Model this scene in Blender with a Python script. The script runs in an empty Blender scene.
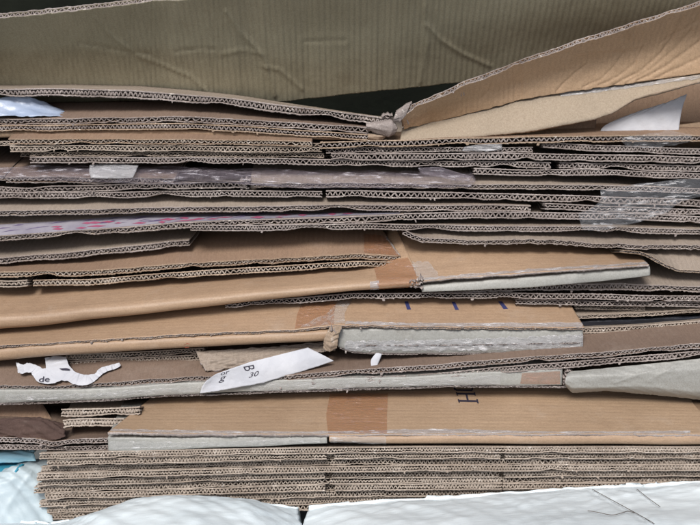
import bpy, math, random
import numpy as np
PI = math.pi
S = bpy.context.scene
# ------------------------------------------------------------------ camera
PITCH = math.radians(22.0)
F = 1000.0                      # focal length in photo pixels (photo 700 wide)
CAM = np.array([0.0, -0.742, 0.300])
FW = np.array([0, math.cos(PITCH), -math.sin(PITCH)])
UP = np.array([0, math.sin(PITCH), math.cos(PITCH)])
cd = bpy.data.cameras.new('camera'); cam = bpy.data.objects.new('camera', cd)
S.collection.objects.link(cam); S.camera = cam
cam.location = CAM; cam.rotation_euler = (PI/2 - PITCH, 0, 0)
cd.sensor_width = 36; cd.lens = 36*F/700; cd.clip_start = .01; cd.clip_end = 100
# ------------------------------------------------------------------ light
W = bpy.data.worlds.new('World'); S.world = W; W.use_nodes = True
nt = W.node_tree; bg = nt.nodes['Background']; sky = nt.nodes.new('ShaderNodeTexSky')
sky.sky_type = 'NISHITA'; sky.sun_disc = False
SUN_EL, SUN_AZ = math.radians(53), math.radians(196)      # azimuth clockwise from +Y
sky.sun_elevation = SUN_EL; sky.sun_rotation = SUN_AZ
sky.air_density = 1.0; sky.dust_density = 4.0; sky.ozone_density = 1.0
nt.links.new(sky.outputs[0], bg.inputs[0]); bg.inputs[1].default_value = 0.1
sl = bpy.data.lights.new('sun', 'SUN'); sl.energy = 3.1; sl.angle = math.radians(20); sl.color = (1, .97, .93)
sun = bpy.data.objects.new('sun', sl); S.collection.objects.link(sun)
sun.rotation_euler = (PI/2 - SUN_EL, 0, PI - SUN_AZ)
S.view_settings.view_transform = 'Standard'; S.view_settings.look = 'None'
S.view_settings.gamma = 1; S.view_settings.use_curve_mapping = False
S.view_settings.exposure = 0.0

# ------------------------------------------------------------------ picking real points
FORWARD = 0.0        # how far the pile's upper half overhangs the lower half (metres)
def at(px, py, Y):
    px = np.asarray(px, float); py = np.asarray(py, float); Y = np.asarray(Y, float)-FORWARD
    cx = (px-350)/F; cy = (262.5-py)/F
    dy = FW[1] + cy*UP[1]; dz = FW[2] + cy*UP[2]
    t = (Y-CAM[1])/dy
    return np.stack([CAM[0]+cx*t, Y+0*t, CAM[2]+dz*t], -1)
def proj(p):
    q = p-CAM; d = q@FW
    return 350+F*q[..., 0]/d, 262.5-F*(q@UP)/d
def pxsize(p): return ((p-CAM)@FW)/F

# ------------------------------------------------------------------ materials
MATS = {}
def L(c): return tuple(((v/255)/12.92 if v <= 10 else (((v/255)+.055)/1.055)**2.4) for v in c)+(1,)
class NT:
    def __init__(s, name):
        s.m = bpy.data.materials.new(name); s.m.use_nodes = True; s.t = s.m.node_tree
        s.b = s.t.nodes['Principled BSDF']; MATS[name] = s.m
        s.tc = s.t.nodes.new('ShaderNodeTexCoord')
        g = s.t.nodes.new('ShaderNodeNewGeometry'); s.pos = g.outputs['Position']; s.geo = g
    def n(s, typ, **kw):
        o = s.t.nodes.new(typ)
        for k, v in kw.items():
            if k in o.inputs: o.inputs[k].default_value = v
            else: setattr(o, k, v)
        return o
    def l(s, a, b): s.t.links.new(a, b)
    def mapped(s, sc, rot=(0, 0, 0)):
        m = s.n('ShaderNodeMapping'); m.inputs['Scale'].default_value = sc; m.inputs['Rotation'].default_value = rot
        s.l(s.pos, m.inputs[0]); return m.outputs[0]
    def noise(s, scale, detail=4, sc=None, rough=.6, rot=(0, 0, 0)):
        o = s.n('ShaderNodeTexNoise', Scale=scale, Detail=detail, Roughness=rough)
        s.l(s.mapped(sc or (1, 1, 1), rot), o.inputs['Vector']); return o.outputs[0]
    def ramp(s, v, a, b, ca=(0, 0, 0, 1), cb=(1, 1, 1, 1)):
        r = s.n('ShaderNodeValToRGB'); e = r.color_ramp.elements
        e[0].position = a; e[1].position = b; e[0].color = ca; e[1].color = cb
        s.l(v, r.inputs[0]); return r.outputs[0]
    def mix(s, f, a, b, mode='MIX'):
        x = s.n('ShaderNodeMix'); x.data_type = 'RGBA'; x.blend_type = mode
        for i, v in ((0, f), (6, a), (7, b)):
            if hasattr(v, 'node'): s.l(v, x.inputs[i])
            else: x.inputs[i].default_value = v
        return x.outputs[2]
    def bump(s, h, st, dist, nrm=None):
        b = s.n('ShaderNodeBump', Strength=st, Distance=dist); s.l(h, b.inputs['Height'])
        if nrm: s.l(nrm, b.inputs['Normal'])
        return b.outputs[0]
def cardboard(name, c1, c2, ridge='x', rstr=.25, pitch=.0048, scuff=.25, rough=.85, dust=(190, 180, 170), spec=.25, streak=0):
    k = NT(name); base = k.mix(k.ramp(k.noise(9, 5), .3, .7), L(c1), L(c2))
    fib = k.ramp(k.noise(90, 6, (1, 9, 9) if ridge == 'y' else (9, 1, 9), .75), .3, .75, (.78, .78, .78, 1), (1.15, 1.15, 1.15, 1))
    base = k.mix(.7, base, fib, 'MULTIPLY')
    if streak:
        st_ = k.ramp(k.noise(22, 8, (.35, 9, 9), .75), .35, .68, (.68, .68, .67, 1), (1.16, 1.16, 1.15, 1)); base = k.mix(streak, base, st_, 'MULTIPLY')
    blot = k.ramp(k.noise(14, 5, (1, 1, 1), .65), .60, .72, (1, 1, 1, 1), (.80, .77, .74, 1)); base = k.mix(.6, base, blot, 'MULTIPLY')
    spk = k.ramp(k.noise(700, 3, rough=.8), .32, .62, (.72, .68, .64, 1), (1.08, 1.08, 1.08, 1))
    base = k.mix(.6, base, spk, 'MULTIPLY')
    st = k.ramp(k.noise(26, 7, rough=.7), .56, .74)
    sc = k.mix(.5, st, k.ramp(k.noise(160, 5, (1, 3, 1), .8), .45, .7), 'MULTIPLY')
    dm = k.n('ShaderNodeMath', operation='MULTIPLY'); k.l(sc, dm.inputs[0]); dm.inputs[1].default_value = scuff
    base = k.mix(dm.outputs[0], base, L(dust))
    k.l(base, k.b.inputs['Base Color']); k.b.inputs['Roughness'].default_value = rough
    k.b.inputs['Specular IOR Level'].default_value = spec
    nrm = k.bump(k.noise(500, 4, rough=.7), .12, .0005)
    nrm = k.bump(k.noise(24, 3), .25, .004, nrm)
    if ridge:
        w = k.n('ShaderNodeTexWave', Scale=1.0, Distortion=.6, Detail=2); w.bands_direction = 'X'
        w.inputs['Detail Scale'].default_value = .3
        q = 2*PI/(20*pitch)
        k.l(k.mapped((q, q*.02, q*.02) if ridge == 'x' else (q*.01, q, q)), w.inputs['Vector'])
        if ridge == 'y': w.bands_direction = 'DIAGONAL'
        nrm = k.bump(w.outputs[1], rstr, .0008, nrm)
    k.l(nrm, k.b.inputs['Normal'])
    return k.m
def cut(name, c1, c2):
    k = NT(name)
    base = k.mix(k.ramp(k.noise(40, 5), .3, .7), L(c1), L(c2))
    base = k.mix(.7, base, k.ramp(k.noise(16, 4, (1, 1, 6), .6), .35, .62, (.70, .66, .63, 1), (1.1, 1.1, 1.1, 1)), 'MULTIPLY')
    base = k.mix(.9, base, k.ramp(k.noise(900, 4, rough=.8), .3, .7, (.6, .58, .56, 1), (1.25, 1.25, 1.25, 1)), 'MULTIPLY')
    base = k.mix(k.ramp(k.noise(220, 4, (1, 1, 1), .7), .6, .75), base, L((225, 218, 210)))
    k.l(base, k.b.inputs['Base Color']); k.b.inputs['Roughness'].default_value = .9
    k.b.inputs['Specular IOR Level'].default_value = .15
    k.l(k.bump(k.noise(1200, 3), .5, .0004), k.b.inputs['Normal']); return k.m
def tapemat(name, col, dens, rough=.22, streak=.35, white=(235, 235, 238)):
    k = NT(name); tr = k.n('ShaderNodeBsdfTransparent'); mx = k.n('ShaderNodeMixShader')
    k.b.inputs['Roughness'].default_value = rough
    glint = k.ramp(k.noise(60, 6, (1, 5, 5), .75), .54, .64)
    base = k.mix(glint, L(col), k.mix(streak, L(col), L(white)))  # white streaks paint gloss highlights into the tape and film colour
    k.l(base, k.b.inputs['Base Color'])
    f = k.n('ShaderNodeMath', operation='MULTIPLY_ADD'); k.l(glint, f.inputs[0]); f.inputs[1].default_value = .3; f.inputs[2].default_value = dens
    k.l(f.outputs[0], mx.inputs[0]); k.l(tr.outputs[0], mx.inputs[1]); k.l(k.b.outputs[0], mx.inputs[2])
    k.l(mx.outputs[0], k.t.nodes['Material Output'].inputs[0])
    nrm = k.bump(k.noise(120, 4, (1, 3, 3), .6), .8, .003); nrm = k.bump(k.noise(35, 3), .5, .004, nrm)
    k.l(nrm, k.b.inputs['Normal']); return k.m
def plain(name, c1, c2, rough=.8, sc=20, bump=.2, metal=0, bsc=60):
    k = NT(name); k.l(k.mix(k.ramp(k.noise(sc, 5), .3, .7), L(c1), L(c2)), k.b.inputs['Base Color'])
    k.b.inputs['Roughness'].default_value = rough
    k.l(k.bump(k.noise(bsc, 5), bump, .003), k.b.inputs['Normal']); return k.m

cardboard('kraft_tan', (172, 148, 123), (158, 134, 110), 'y', .12, scuff=.28, rough=.6, spec=.4, pitch=.0026, streak=.3)
cardboard('kraft_warm', (173, 147, 122), (158, 133, 110), 'y', .07, scuff=.28, rough=.5, spec=.45, pitch=.0026, streak=.25)
cardboard('kraft_brown', (150, 126, 106), (134, 112, 96), 'x', .3, scuff=.2)
cardboard('kraft_red', (134, 116, 103), (118, 101, 90), 'x', .2, scuff=.2)
cardboard('kraft_grey', (160, 148, 136), (142, 131, 122), 'x', .3, scuff=.35)
cardboard('kraft_olive', (168, 162, 140), (148, 143, 122), 'x', .5, scuff=.1, pitch=.0055)
cardboard('kraft_pale', (190, 162, 134), (176, 150, 122), 'x', .35, scuff=.15, spec=.35, rough=.6)
cardboard('kraft_dull', (164, 152, 140), (146, 135, 124), 'x', .3, scuff=.3)
cardboard('beige_liner', (168, 155, 138), (156, 144, 128), 'x', .1, scuff=.2)
cardboard('grey_liner', (164, 165, 161), (148, 149, 146), None, scuff=.35, rough=.45, dust=(222, 222, 218), spec=.5, streak=.25)
cardboard('dark_brown', (92, 74, 68), (72, 58, 54), None, scuff=.2)
cut('cut_light', (170, 162, 159), (138, 130, 128))
cut('cut_tan', (184, 166, 148), (146, 130, 114))
cut('cut_dull', (182, 171, 160), (156, 145, 135))
cut('flute_light', (164, 156, 153), (128, 120, 118))
cut('flute_dull', (182, 172, 162), (152, 142, 132))
tapemat('brown_tape', (166, 104, 58), .30, .14, .25)
tapemat('clear_tape', (205, 205, 205), .22, .15, .8)
tapemat('milky_tape', (190, 190, 194), .42, .15, .9)
tapemat('film', (158, 148, 160), .12, .1, .9, (235, 232, 240))
tapemat('film_clear', (200, 204, 212), .06, .08, 1)
plain('white_paper', (200, 202, 208), (178, 181, 189), .7, 30, .4)
plain('blue_paper', (150, 166, 192), (172, 184, 204), .35, 30, .4)
plain('ink', (38, 36, 52), (52, 48, 62), .6)
plain('navy_ink', (44, 50, 96), (56, 60, 104), .6)
plain('magenta_ink', (150, 72, 100), (160, 90, 118), .6, 80)
plain('purple_ink', (84, 72, 108), (108, 96, 130), .6, 80)
plain('pale_print', (160, 157, 166), (134, 130, 144), .4, 50)
plain('red_stain', (200, 110, 90), (190, 90, 76), .8)
plain('blue_plastic', (150, 205, 225), (170, 215, 232), .3, 12, .4)
plain('teal_cloth', (60, 150, 178), (48, 132, 160), .7, 20, .4)
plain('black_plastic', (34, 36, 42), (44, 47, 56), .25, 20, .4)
plain('thread', (120, 110, 104), (90, 84, 80), .9)
plain('floor_mat', (96, 100, 100), (80, 82, 82), .9)
plain('dark_backdrop', (58, 64, 50), (30, 32, 26), .95, 8, .5, 0, 14)  # dark green base stands in for foliage and shadow behind the pile
def bagmat(nm, a_, b_):
    k = NT(nm); k.l(k.mix(k.ramp(k.noise(7, 4), .3, .75), L(a_), L(b_)), k.b.inputs['Base Color'])
    k.b.inputs['Roughness'].default_value = .45
    a = k.n('ShaderNodeTexWave', Scale=1.0); k.l(k.mapped((160, 20, 0)), a.inputs['Vector'])
    b = k.n('ShaderNodeTexWave', Scale=1.0); b.bands_direction = 'Y'; k.l(k.mapped((-20, 160, 160)), b.inputs['Vector'])
    n1 = k.bump(k.noise(900, 3), .15, .0003)
    n1 = k.bump(k.noise(14, 4, (1, 2.0, 2.0), .5), .3, .01, n1); n1 = k.bump(k.noise(55, 5, (1, 2.5, 2.5), .6), .10, .003, n1)
    k.l(n1, k.b.inputs['Normal']); k.b.inputs['Subsurface Weight'].default_value = 0
bagmat('white_sack', (228, 237, 241), (214, 226, 232)); bagmat('pale_sack', (188, 202, 208), (172, 188, 196)); bagmat('bluish_sack', (230, 240, 244), (214, 228, 235))  # the left sack's white is only slightly bluer than the large sack's

# ------------------------------------------------------------------ mesh helpers
WL = {}
def obj(name, verts, faces, mats, parent=None, mi=None, smooth=False):
    verts = np.asarray(verts, float).reshape(-1, 3)
    loc = np.array([(verts[:, 0].min()+verts[:, 0].max())/2, verts[:, 1].min(), verts[:, 2].min()])
    me = bpy.data.meshes.new(name)
    faces = np.asarray(faces)
    v = (verts-loc).astype(np.float32)
    if faces.dtype != object and faces.ndim == 2:
        nf, k = faces.shape
        me.vertices.add(len(v)); me.vertices.foreach_set('co', v.ravel())
        me.loops.add(nf*k); me.loops.foreach_set('vertex_index', faces.astype(np.int32).ravel())
        me.polygons.add(nf); me.polygons.foreach_set('loop_start', np.arange(0, nf*k, k, dtype=np.int32))
        try: me.polygons.foreach_set('loop_total', np.full(nf, k, dtype=np.int32))
        except Exception: pass
    else: me.from_pydata([tuple(a) for a in v], [], [list(f) for f in faces])
    if mi is not None: me.polygons.foreach_set('material_index', np.asarray(mi, dtype=np.int32))
    if smooth: me.polygons.foreach_set('use_smooth', np.ones(len(me.polygons), dtype=bool))
    for m in (mats if isinstance(mats, (list, tuple)) else [mats]): me.materials.append(MATS[m])
    me.update(calc_edges=True); me.validate()
    o = bpy.data.objects.new(name, me); S.collection.objects.link(o)
    if parent is not None: o.parent = parent; o.location = loc-WL[parent.name]
    else: o.location = loc
    WL[o.name] = loc
    return o
def thing(name, label, cat, loc, group=None):
    o = bpy.data.objects.new(name, None); o.empty_display_size = .02; S.collection.objects.link(o)
    loc = np.asarray(loc, float); o.location = loc; WL[o.name] = loc
    return tag(o, label, cat, group)
def tag(o, label, cat, group=None):
    o['label'] = label; o['category'] = cat
    if group: o['group'] = group
    return o
def wave(x, rng, lo, hi, n=7):
    r = np.zeros_like(x, dtype=float); tot = 0
    for i in range(n):
        wl = lo*(hi/lo)**rng.random(); a = (wl/hi)**.6; tot += a*a
        r += a*np.sin(2*PI*x/wl+rng.random()*7)
    return r/math.sqrt(tot/2+1e-9)/1.4
def gsm(a, k):
    if k < 1: return a
    w = np.exp(-.5*(np.arange(-3*k, 3*k+1)/k)**2); w /= w.sum()
    p = np.pad(a, (3*k, 3*k), mode='reflect', reflect_type='odd') if len(a) > 3*k+1 else np.pad(a, (3*k, 3*k), mode='edge')
    return np.convolve(p, w, 'valid')
def ext(line):
    line = [tuple(p) for p in line]
    if line[0][0] == 0:
        (a, b) = line[0], line[1]; k = -60/(b[0]-a[0]); line[0:1] = [tuple(a[i]+(b[i]-a[i])*k for i in range(len(a))), a]
    if line[-1][0] == 700:
        (a, b) = line[-1], line[-2]; k = 60/(a[0]-b[0]); line[-1:] = [a, tuple(a[i]+(a[i]-b[i])*k for i in range(len(a)))]
    return line
def bx(a): return np.array(a, float)

class Sheet:
    """A sheet through real 3-D rows, first row = its front edge; thickness hangs below / behind."""
    def __init__(s, rows, th, seed=0, step=2.0, vs=None, curve=False, amp=.3, jit=.4, tear=0, sm=5, wr=0, pinch=1):
        rng = np.random.RandomState(seed+11)
        rows = [np.array(r, float) for r in rows]      # world rows, each (k,3) sampled equally
        nu = rows[0].shape[0]
        R = np.stack(rows)
        if sm:
            for i in range(len(R)):
                for c in range(3): R[i, :, c] = gsm(R[i, :, c], sm)
        s.R = R; s.nr = len(R)
        vs = np.array(vs if vs is not None else np.linspace(0, s.nr-1, (s.nr-1)*4+1)); s.vs = vs
        G = np.zeros((len(vs), nu, 3))
        for j, v in enumerate(vs):
            i = min(int(v), s.nr-2); f = v-i
            if curve:
                p0 = R[max(i-1, 0)]; p1 = R[i]; p2 = R[i+1]; p3 = R[min(i+2, s.nr-1)]
                G[j] = .5*((2*p1)+(-p0+p2)*f+(2*p0-5*p1+4*p2-p3)*f*f+(-p0+3*p1-3*p2+p3)*f**3)
            else: G[j] = R[i]*(1-f)+R[i+1]*f
        x = G[0][:, 0]*1000.0
        N = s.normals(G)
        low = wave(x, rng, 60, 260)*amp*1e-3
        G[:, :, 2] += low[None]
        if wr:
            for j in range(len(vs)):
                ph = vs[j]*9
                w = wave(x+ph*3, np.random.RandomState(seed+77), 7, 60)+.6*wave(x*.8-ph*7+50, np.random.RandomState(seed+78), 9, 40)
                G[j] += N[j]*(w*wr*1e-3)[:, None]
        D = G[min(3, len(vs)-1)]-G[0]; D /= np.linalg.norm(D, axis=1)[:, None]+1e-12
        s.N = s.normals(G)
        j0 = wave(x, rng, 8, 60)*jit*1e-3; wt = np.clip(1.6-vs, 0, 1)
        if tear:
            j0 = j0+(np.abs(wave(x, rng, 5, 50, 12)))*tear*1e-3
            G[:, :, 2] += wave(x, rng, 6, 40)[None]*tear*.25e-3*np.exp(-vs*3)[:, None]
        G += D[None]*j0[None, :, None]*wt[:, None, None]
        s.G = G; s.x = x; s.D0 = D
        crush = 1-.12*np.clip(wave(x, rng, 20, 140), 0, 2)-.06*np.abs(wave(x, rng, 4, 12))
        for _ in range(int(max(0, pinch*(x[-1]-x[0])/110*rng.random_sample()*1.6))):
            c0 = rng.uniform(x[0], x[-1]); w0 = rng.uniform(4, 16); crush = crush-rng.uniform(.15, .42)*np.exp(-((x-c0)/w0)**2)
        crush = np.clip(crush, .42, 1)
        s.T = -s.N*(np.asarray(th)*np.ones(nu)*crush)[None, :, None]
        s.th = th; s.seed = seed
    @staticmethod
    def normals(G):
        du = np.gradient(G, axis=1); dv = np.gradient(G, axis=0)
        n = np.cross(du, dv); return n/(np.linalg.norm(n, axis=2)[:, :, None]+1e-12)
    def crease(s, polys):
        X, Yp = proj(s.G); Q = np.stack([X, Yp], -1)
        for pts, w, dep in polys:
            pts = np.array(pts, float); best = np.full(X.shape, 1e9)
            for a, b in zip(pts[:-1], pts[1:]):
                ab = b-a; t = np.clip(((Q-a)@ab)/(ab@ab), 0, 1); d = np.linalg.norm(Q-(a+t[..., None]*ab), axis=2); best = np.minimum(best, d)
            p = np.exp(-(best/(w*.8))**1.0)-.35*np.exp(-(best/(w*4))**2)
            s.G += s.N*(p*dep*1e-3)[..., None]
        return s
    def slab(s, a, b, u0=0, u1=None):
        O = s.G+s.T*a; I = s.G+s.T*b
        nv, nu = O.shape[:2]; n = nv*nu
        idx = np.arange(n).reshape(nv, nu)
        f = []; m = []
        q = np.stack([idx[:-1, :-1], idx[:-1, 1:], idx[1:, 1:], idx[1:, :-1]], -1).reshape(-1, 4)
        f.append(q); m.append(np.zeros(len(q)))
        f.append(q[:, ::-1]+n); m.append(np.zeros(len(q)))
        def strip(e, flip):
            k = np.stack([e[:-1], e[:-1]+n, e[1:]+n, e[1:]], -1)
            if flip: k = k[:, ::-1]
            f.append(k); m.append(np.ones(len(k)))
        rr = np.random.RandomState(s.seed+int(a*50))
        O[0] += rr.randn(nu, 1)*np.array([[.00010, .00016, .00010]]); I[0] += rr.randn(nu, 1)*np.array([[.00010, .00016, .00010]])
        strip(idx[0], False); strip(idx[-1], True); strip(idx[:, 0], True); strip(idx[:, -1], False)
        return np.concatenate([O.reshape(-1, 3), I.reshape(-1, 3)]), np.concatenate(f), np.concatenate(m)
    def board(s, name, mats, parent=None, pitch=.0045, flmat='flute_light', smooth=False, lin=.20):
        v1, f1, m1 = s.slab(0, lin); v2, f2, m2 = s.slab(1-lin, 1)
        V = [v1, v2]; Fq = [f1, f2+len(v1)]; Mq = [m1, m2]; nb = len(v1)+len(v2)
        rg_ = np.random.RandomState(s.seed+900); nu = s.G.shape[1]
        for _ in range(int((s.x[-1]-s.x[0])/75*rg_.random_sample()*2)):
            i = rg_.randint(3, nu-4); w_ = rg_.uniform(.6, 3.2)*1e-3; l_ = rg_.uniform(.8, 2.6)*1e-3; sk_ = rg_.uniform(-1, 1)*1e-3
            up = rg_.random_sample() < .5; p = s.G[0, i]+s.T[0, i]*(0.05 if up else .97)
            U_ = s.G[0, i+1]-s.G[0, i]; U_ /= np.linalg.norm(U_); q = []
            for g in (0, .4, .75, 1):
                c_ = p-s.D0[i]*(.0002+l_*g*(1-.6*g))+s.T[0, i]/np.linalg.norm(s.T[0, i])*l_*g*g*(.9 if not up else .35)+U_*sk_*g
                ww = w_*(1-.55*g*rg_.random_sample()); q += [c_-U_*ww/2, c_+U_*ww/2, c_+U_*ww/2+[0, .0002, -.0002], c_-U_*ww/2+[0, .0002, -.0002]]
            fq = [[a*4+k, a*4+(k+1) % 4, a*4+4+(k+1) % 4, a*4+4+k] for a in range(3) for k in range(4)]+[[12, 13, 14, 15]]
            V.append(np.array(q)); Fq.append(np.array(fq)+nb); Mq.append(np.ones(len(fq))); nb += 16
        o = obj(name, np.concatenate(V), np.concatenate(Fq), mats, parent, np.concatenate(Mq))
        s.fluting(o, pitch, flmat, lin); return o
    def solid(s, name, mats, parent=None, smooth=False):
        v, f, m = s.slab(0, 1); return obj(name, v, f, mats, parent, m, smooth)
    def fluting(s, parent, pitch, mat, lin):
        rng = np.random.RandomState(s.seed+5)
        P0 = s.G[0]; arc = np.concatenate([[0], np.cumsum(np.linalg.norm(np.diff(P0, axis=0), axis=1))])
        n = int(arc[-1]/pitch*10)+2; a = np.linspace(0, arc[-1], n)
        ip = lambda A: np.stack([np.interp(a, arc, A[:, c]) for c in range(3)], -1)
        P = ip(P0); T = ip(s.T[0]); D = ip(s.D0)
        U = np.gradient(P, axis=0); U /= np.linalg.norm(U, axis=1)[:, None]
        tl = np.linalg.norm(T, axis=1); Tn = T/tl[:, None]
        ph = 2*PI*(a/pitch+.45*wave(a*1000, rng, 25, 120))
        w = np.sin(ph); w = np.sign(w)*np.abs(w)**.85
        mod = np.clip(1-.28*np.clip(wave(a*1000, rng, 6, 50), 0, 2)-.12*np.abs(wave(a*1000, rng, 2.5, 9))-.25*np.clip(wave(a*1000, rng, 90, 400), 0, 1.4), .2, 1)
        ft = .165*tl*(1+.25*np.clip(wave(a*1000, rng, 3, 20), -1, 1.5)); h = (tl*(.5-lin*.85)-ft*.4)*w*mod
        mid = .5*tl+h
        dh = np.gradient(h)/np.gradient(a); nl = np.sqrt(1+dh**2)
        nx = -dh/nl; nz = 1/nl
        rec = (.25e-3+.35e-3*wave(a*1000, rng, 2, 9))[:, None]*D
        C = P+Tn*mid[:, None]+rec
        off = (U*nx[:, None]+Tn*nz[:, None])*(ft/2)[:, None]
        C = C+rng.randn(n, 3)*np.array([[.00006, .00012, .00006]])
        A = C+off; B = C-off; dep = D*.014
        V = np.concatenate([A, B, A+dep, B+dep]); i = np.arange(n-1)
        q = lambda p, r: np.stack([i+p*n, i+1+p*n, i+1+r*n, i+r*n], -1)
        Fc = np.concatenate([q(0, 1), q(2, 0), q(1, 3)])
        return obj('fluting', V, Fc, mat, parent)
    def hit(s, px, py, off):
        """the point of the sheet's outer face that shows at px, py, lifted by off"""
        if not hasattr(s, 'pj'):
            s.pj = proj(s.G)
            from mathutils.bvhtree import BVHTree
            nv, nu = s.G.shape[:2]; ii = np.arange(nv*nu).reshape(nv, nu)
            q = np.stack([ii[:-1, :-1], ii[:-1, 1:], ii[1:, 1:], ii[1:, :-1]], -1).reshape(-1, 4)
            s.bvh = BVHTree.FromPolygons(s.G.reshape(-1, 3).tolist(), q.tolist())
        tgt = at(px, py, 0.1)-CAM
        h_, n_, _, _ = s.bvh.ray_cast(tuple(CAM), tuple(tgt/np.linalg.norm(tgt)))
        if h_ is not None:
            n_ = np.array(n_); n_ = n_ if n_@(CAM-np.array(h_)) > 0 else -n_
            return np.array(h_)+n_*off
        X, Yp = s.pj; nv, nu = X.shape
        tv = 0.5; res = None
        for _ in range(2):
            j = min(int(tv*(nv-1)), nv-1)
            u = np.interp(px, X[j], np.arange(nu)); i = min(int(u), nu-2); f = u-i
            col = Yp[:, i]*(1-f)+Yp[:, i+1]*f
            o = np.argsort(col, kind='stable')
            vv = np.interp(py, col[o], np.arange(nv)[o]); tv = vv/(nv-1)
        j = min(int(vv), nv-2); g = vv-j
        bl = lambda A: (A[j, i]*(1-f)+A[j, i+1]*f)*(1-g)+(A[j+1, i]*(1-f)+A[j+1, i+1]*f)*g
        return bl(s.G)+bl(s.N)*off

def rowpx(line, Y, n, x0=None, x1=None):
    line = ext(line); xs = [p[0] for p in line]; ys = [p[1] for p in line]
    if len(line[0]) > 2: Yv = [p[2] for p in line]
    else: Yv = Y if isinstance(Y, (list, tuple)) else [Y]*len(line)
    t = np.linspace(xs[0], xs[-1], n)
    return at(t, np.interp(t, xs, ys), np.interp(t, xs, Yv)), t
def flat_rows(line, Y, vis, dY, Lb, xs0=0, back_end=None):
    """front edge, line where its face goes out of sight, far end (flat); vis in photo pixels"""
    e = ext(line); n = max(int((e[-1][0]-e[0][0])/1.0), 6)
    W0, t = rowpx(line, Y, n)
    vis = np.interp(t, [p[0] for p in line], vis) if isinstance(vis, (list, tuple)) else vis+0*t
    py = np.interp(t, [p[0] for p in e], [p[1] for p in e])
    if np.max(vis) > 2:
        m = len(t)//2; pz = float(pxsize(W0[m])); th_ = PITCH+math.atan((py[m]-262.5)/F)
        dY = float(np.clip(np.mean(vis)*pz/math.sin(th_)*.92, dY, 1.7*dY))
    B = at(t, py-vis-.08*vis, W0[:, 1]+dY+FORWARD)
    W1 = np.stack([W0[:, 0], W0[:, 1]+dY, B[:, 2]], -1)
    if back_end:       # slanted side cuts: shift the ends of the rear rows in x (metres)
        k = (t-t[0])/(t[-1]-t[0]); sh = back_end[0]*(1-k)**6+back_end[1]*k**6
        W1[:, 0] += sh
    W2 = W1+np.array([0, Lb, 0])
    return [W0, W1, W2], t
def make_board(name, line, t, Y, vis=0, dY=.02, Lb=.12, pitch=5.8, mats=('kraft_grey', 'cut_light'), fl='flute_light', parent=None, seed=0, back_end=None, **kw):
    rows, tt = flat_rows(line, Y, vis, dY, Lb, back_end=back_end)
    mid = rows[0][len(rows[0])//2]; th = t*pxsize(mid)/.93
    s = Sheet(rows, th, seed, vs=[0, .04, .15, .4, .7, 1, 1.3, 2], **kw)
    o = s.board(name, list(mats), parent, pitch*(.78*(1+.15*math.sin(seed*2.3)) if pitch > 5 else 1)*pxsize(mid), fl)
    o['_s'] = 0; del o['_s']
    return o, s
def make_fold(name, top, bot, Y, back, dY, r=.006, Lb=.1, th=.0028, mats=('kraft_tan', 'cut_light'), parent=None, seed=0, amp=.3, wr=0, belly=1.0, flat=False, creases=None):
    """folded panel: underside, rounded front, upper face; back = line where its upper face goes out of sight"""
    e = ext(top); n = max(int((e[-1][0]-e[0][0])/2), 8)
    Wt, t = rowpx(top, Y, n); Wb, _ = rowpx([(a, b) for a, b in bot], Y, n)
    zt, zb = Wt[:, 2], Wb[:, 2]; x = Wt[:, 0]; Y0 = Wt[:, 1]
    P = lambda dy, z, xx=x: np.stack([xx, Y0+dy, z], -1)
    rows = [P(Lb, zb), P(r*3, zb), P(r, zb)]
    if flat:
        rows = [P(Lb, zb), P(r*3, zb), P(r*.6, zb)]
        for g, d in ((0.0, .12), (.06, .02), (.3, .06), (.55, .2), (.8, .42), (.97, .62), (1.0, .75)): rows.append(P(r*d, zb+(zt-zb)*g))
    for a in (() if flat else (-60, -25, 10, 45, 75)):
        a = math.radians(a)
        rows.append(P(r-r*belly*math.cos(a)**.8, (zt+zb)/2+(zt-zb)/2*math.sin(a)))
    rows.append(P(r*1.3, zt+.0))
    if back is not None:
        eb = ext(back); py = np.interp(np.linspace(eb[0][0], eb[-1][0], n), [p[0] for p in eb], [p[1] for p in eb])
        B = at(np.linspace(eb[0][0], eb[-1][0], n), py, Y0+dY+FORWARD)
        rows.append(P(dY, B[:, 2], np.where(np.abs(t-350) > 385, x, B[:, 0]) if False else B[:, 0])); rows.append(rows[-1]+np.array([0, Lb, 0]))
    else: rows.append(P(Lb, zt))
    k = len(rows); vs = list(range(0, 2))+list(np.linspace(2, k-3, (k-5)*2+1))+list(np.linspace(k-3, k-2, 6))[1:]+[k-1]
    s = Sheet(rows, th, seed, vs=vs, amp=amp, jit=0, wr=wr)
    if creases: s.crease(creases)
    return s.solid(name, list(mats), parent, smooth=not flat), s
def make_loft(name, rows, th, mats, parent=None, seed=0, n=60, sub=6, curve=True, amp=0, jit=0, wr=0, sm=1, smooth=True, fluted=None, fl='flute_light', tear=0, creases=None):
    R = [rowpx(r, 0, n)[0] for r in rows]
    s = Sheet(R, th, seed, vs=np.linspace(0, len(R)-1, (len(R)-1)*sub+1), curve=curve, amp=amp, jit=jit, wr=wr, sm=sm, tear=tear)
    if creases: s.crease(creases)
    if fluted: return s.board(name, list(mats), parent, fluted, fl), s
    return s.solid(name, list(mats), parent, smooth), s
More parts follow.
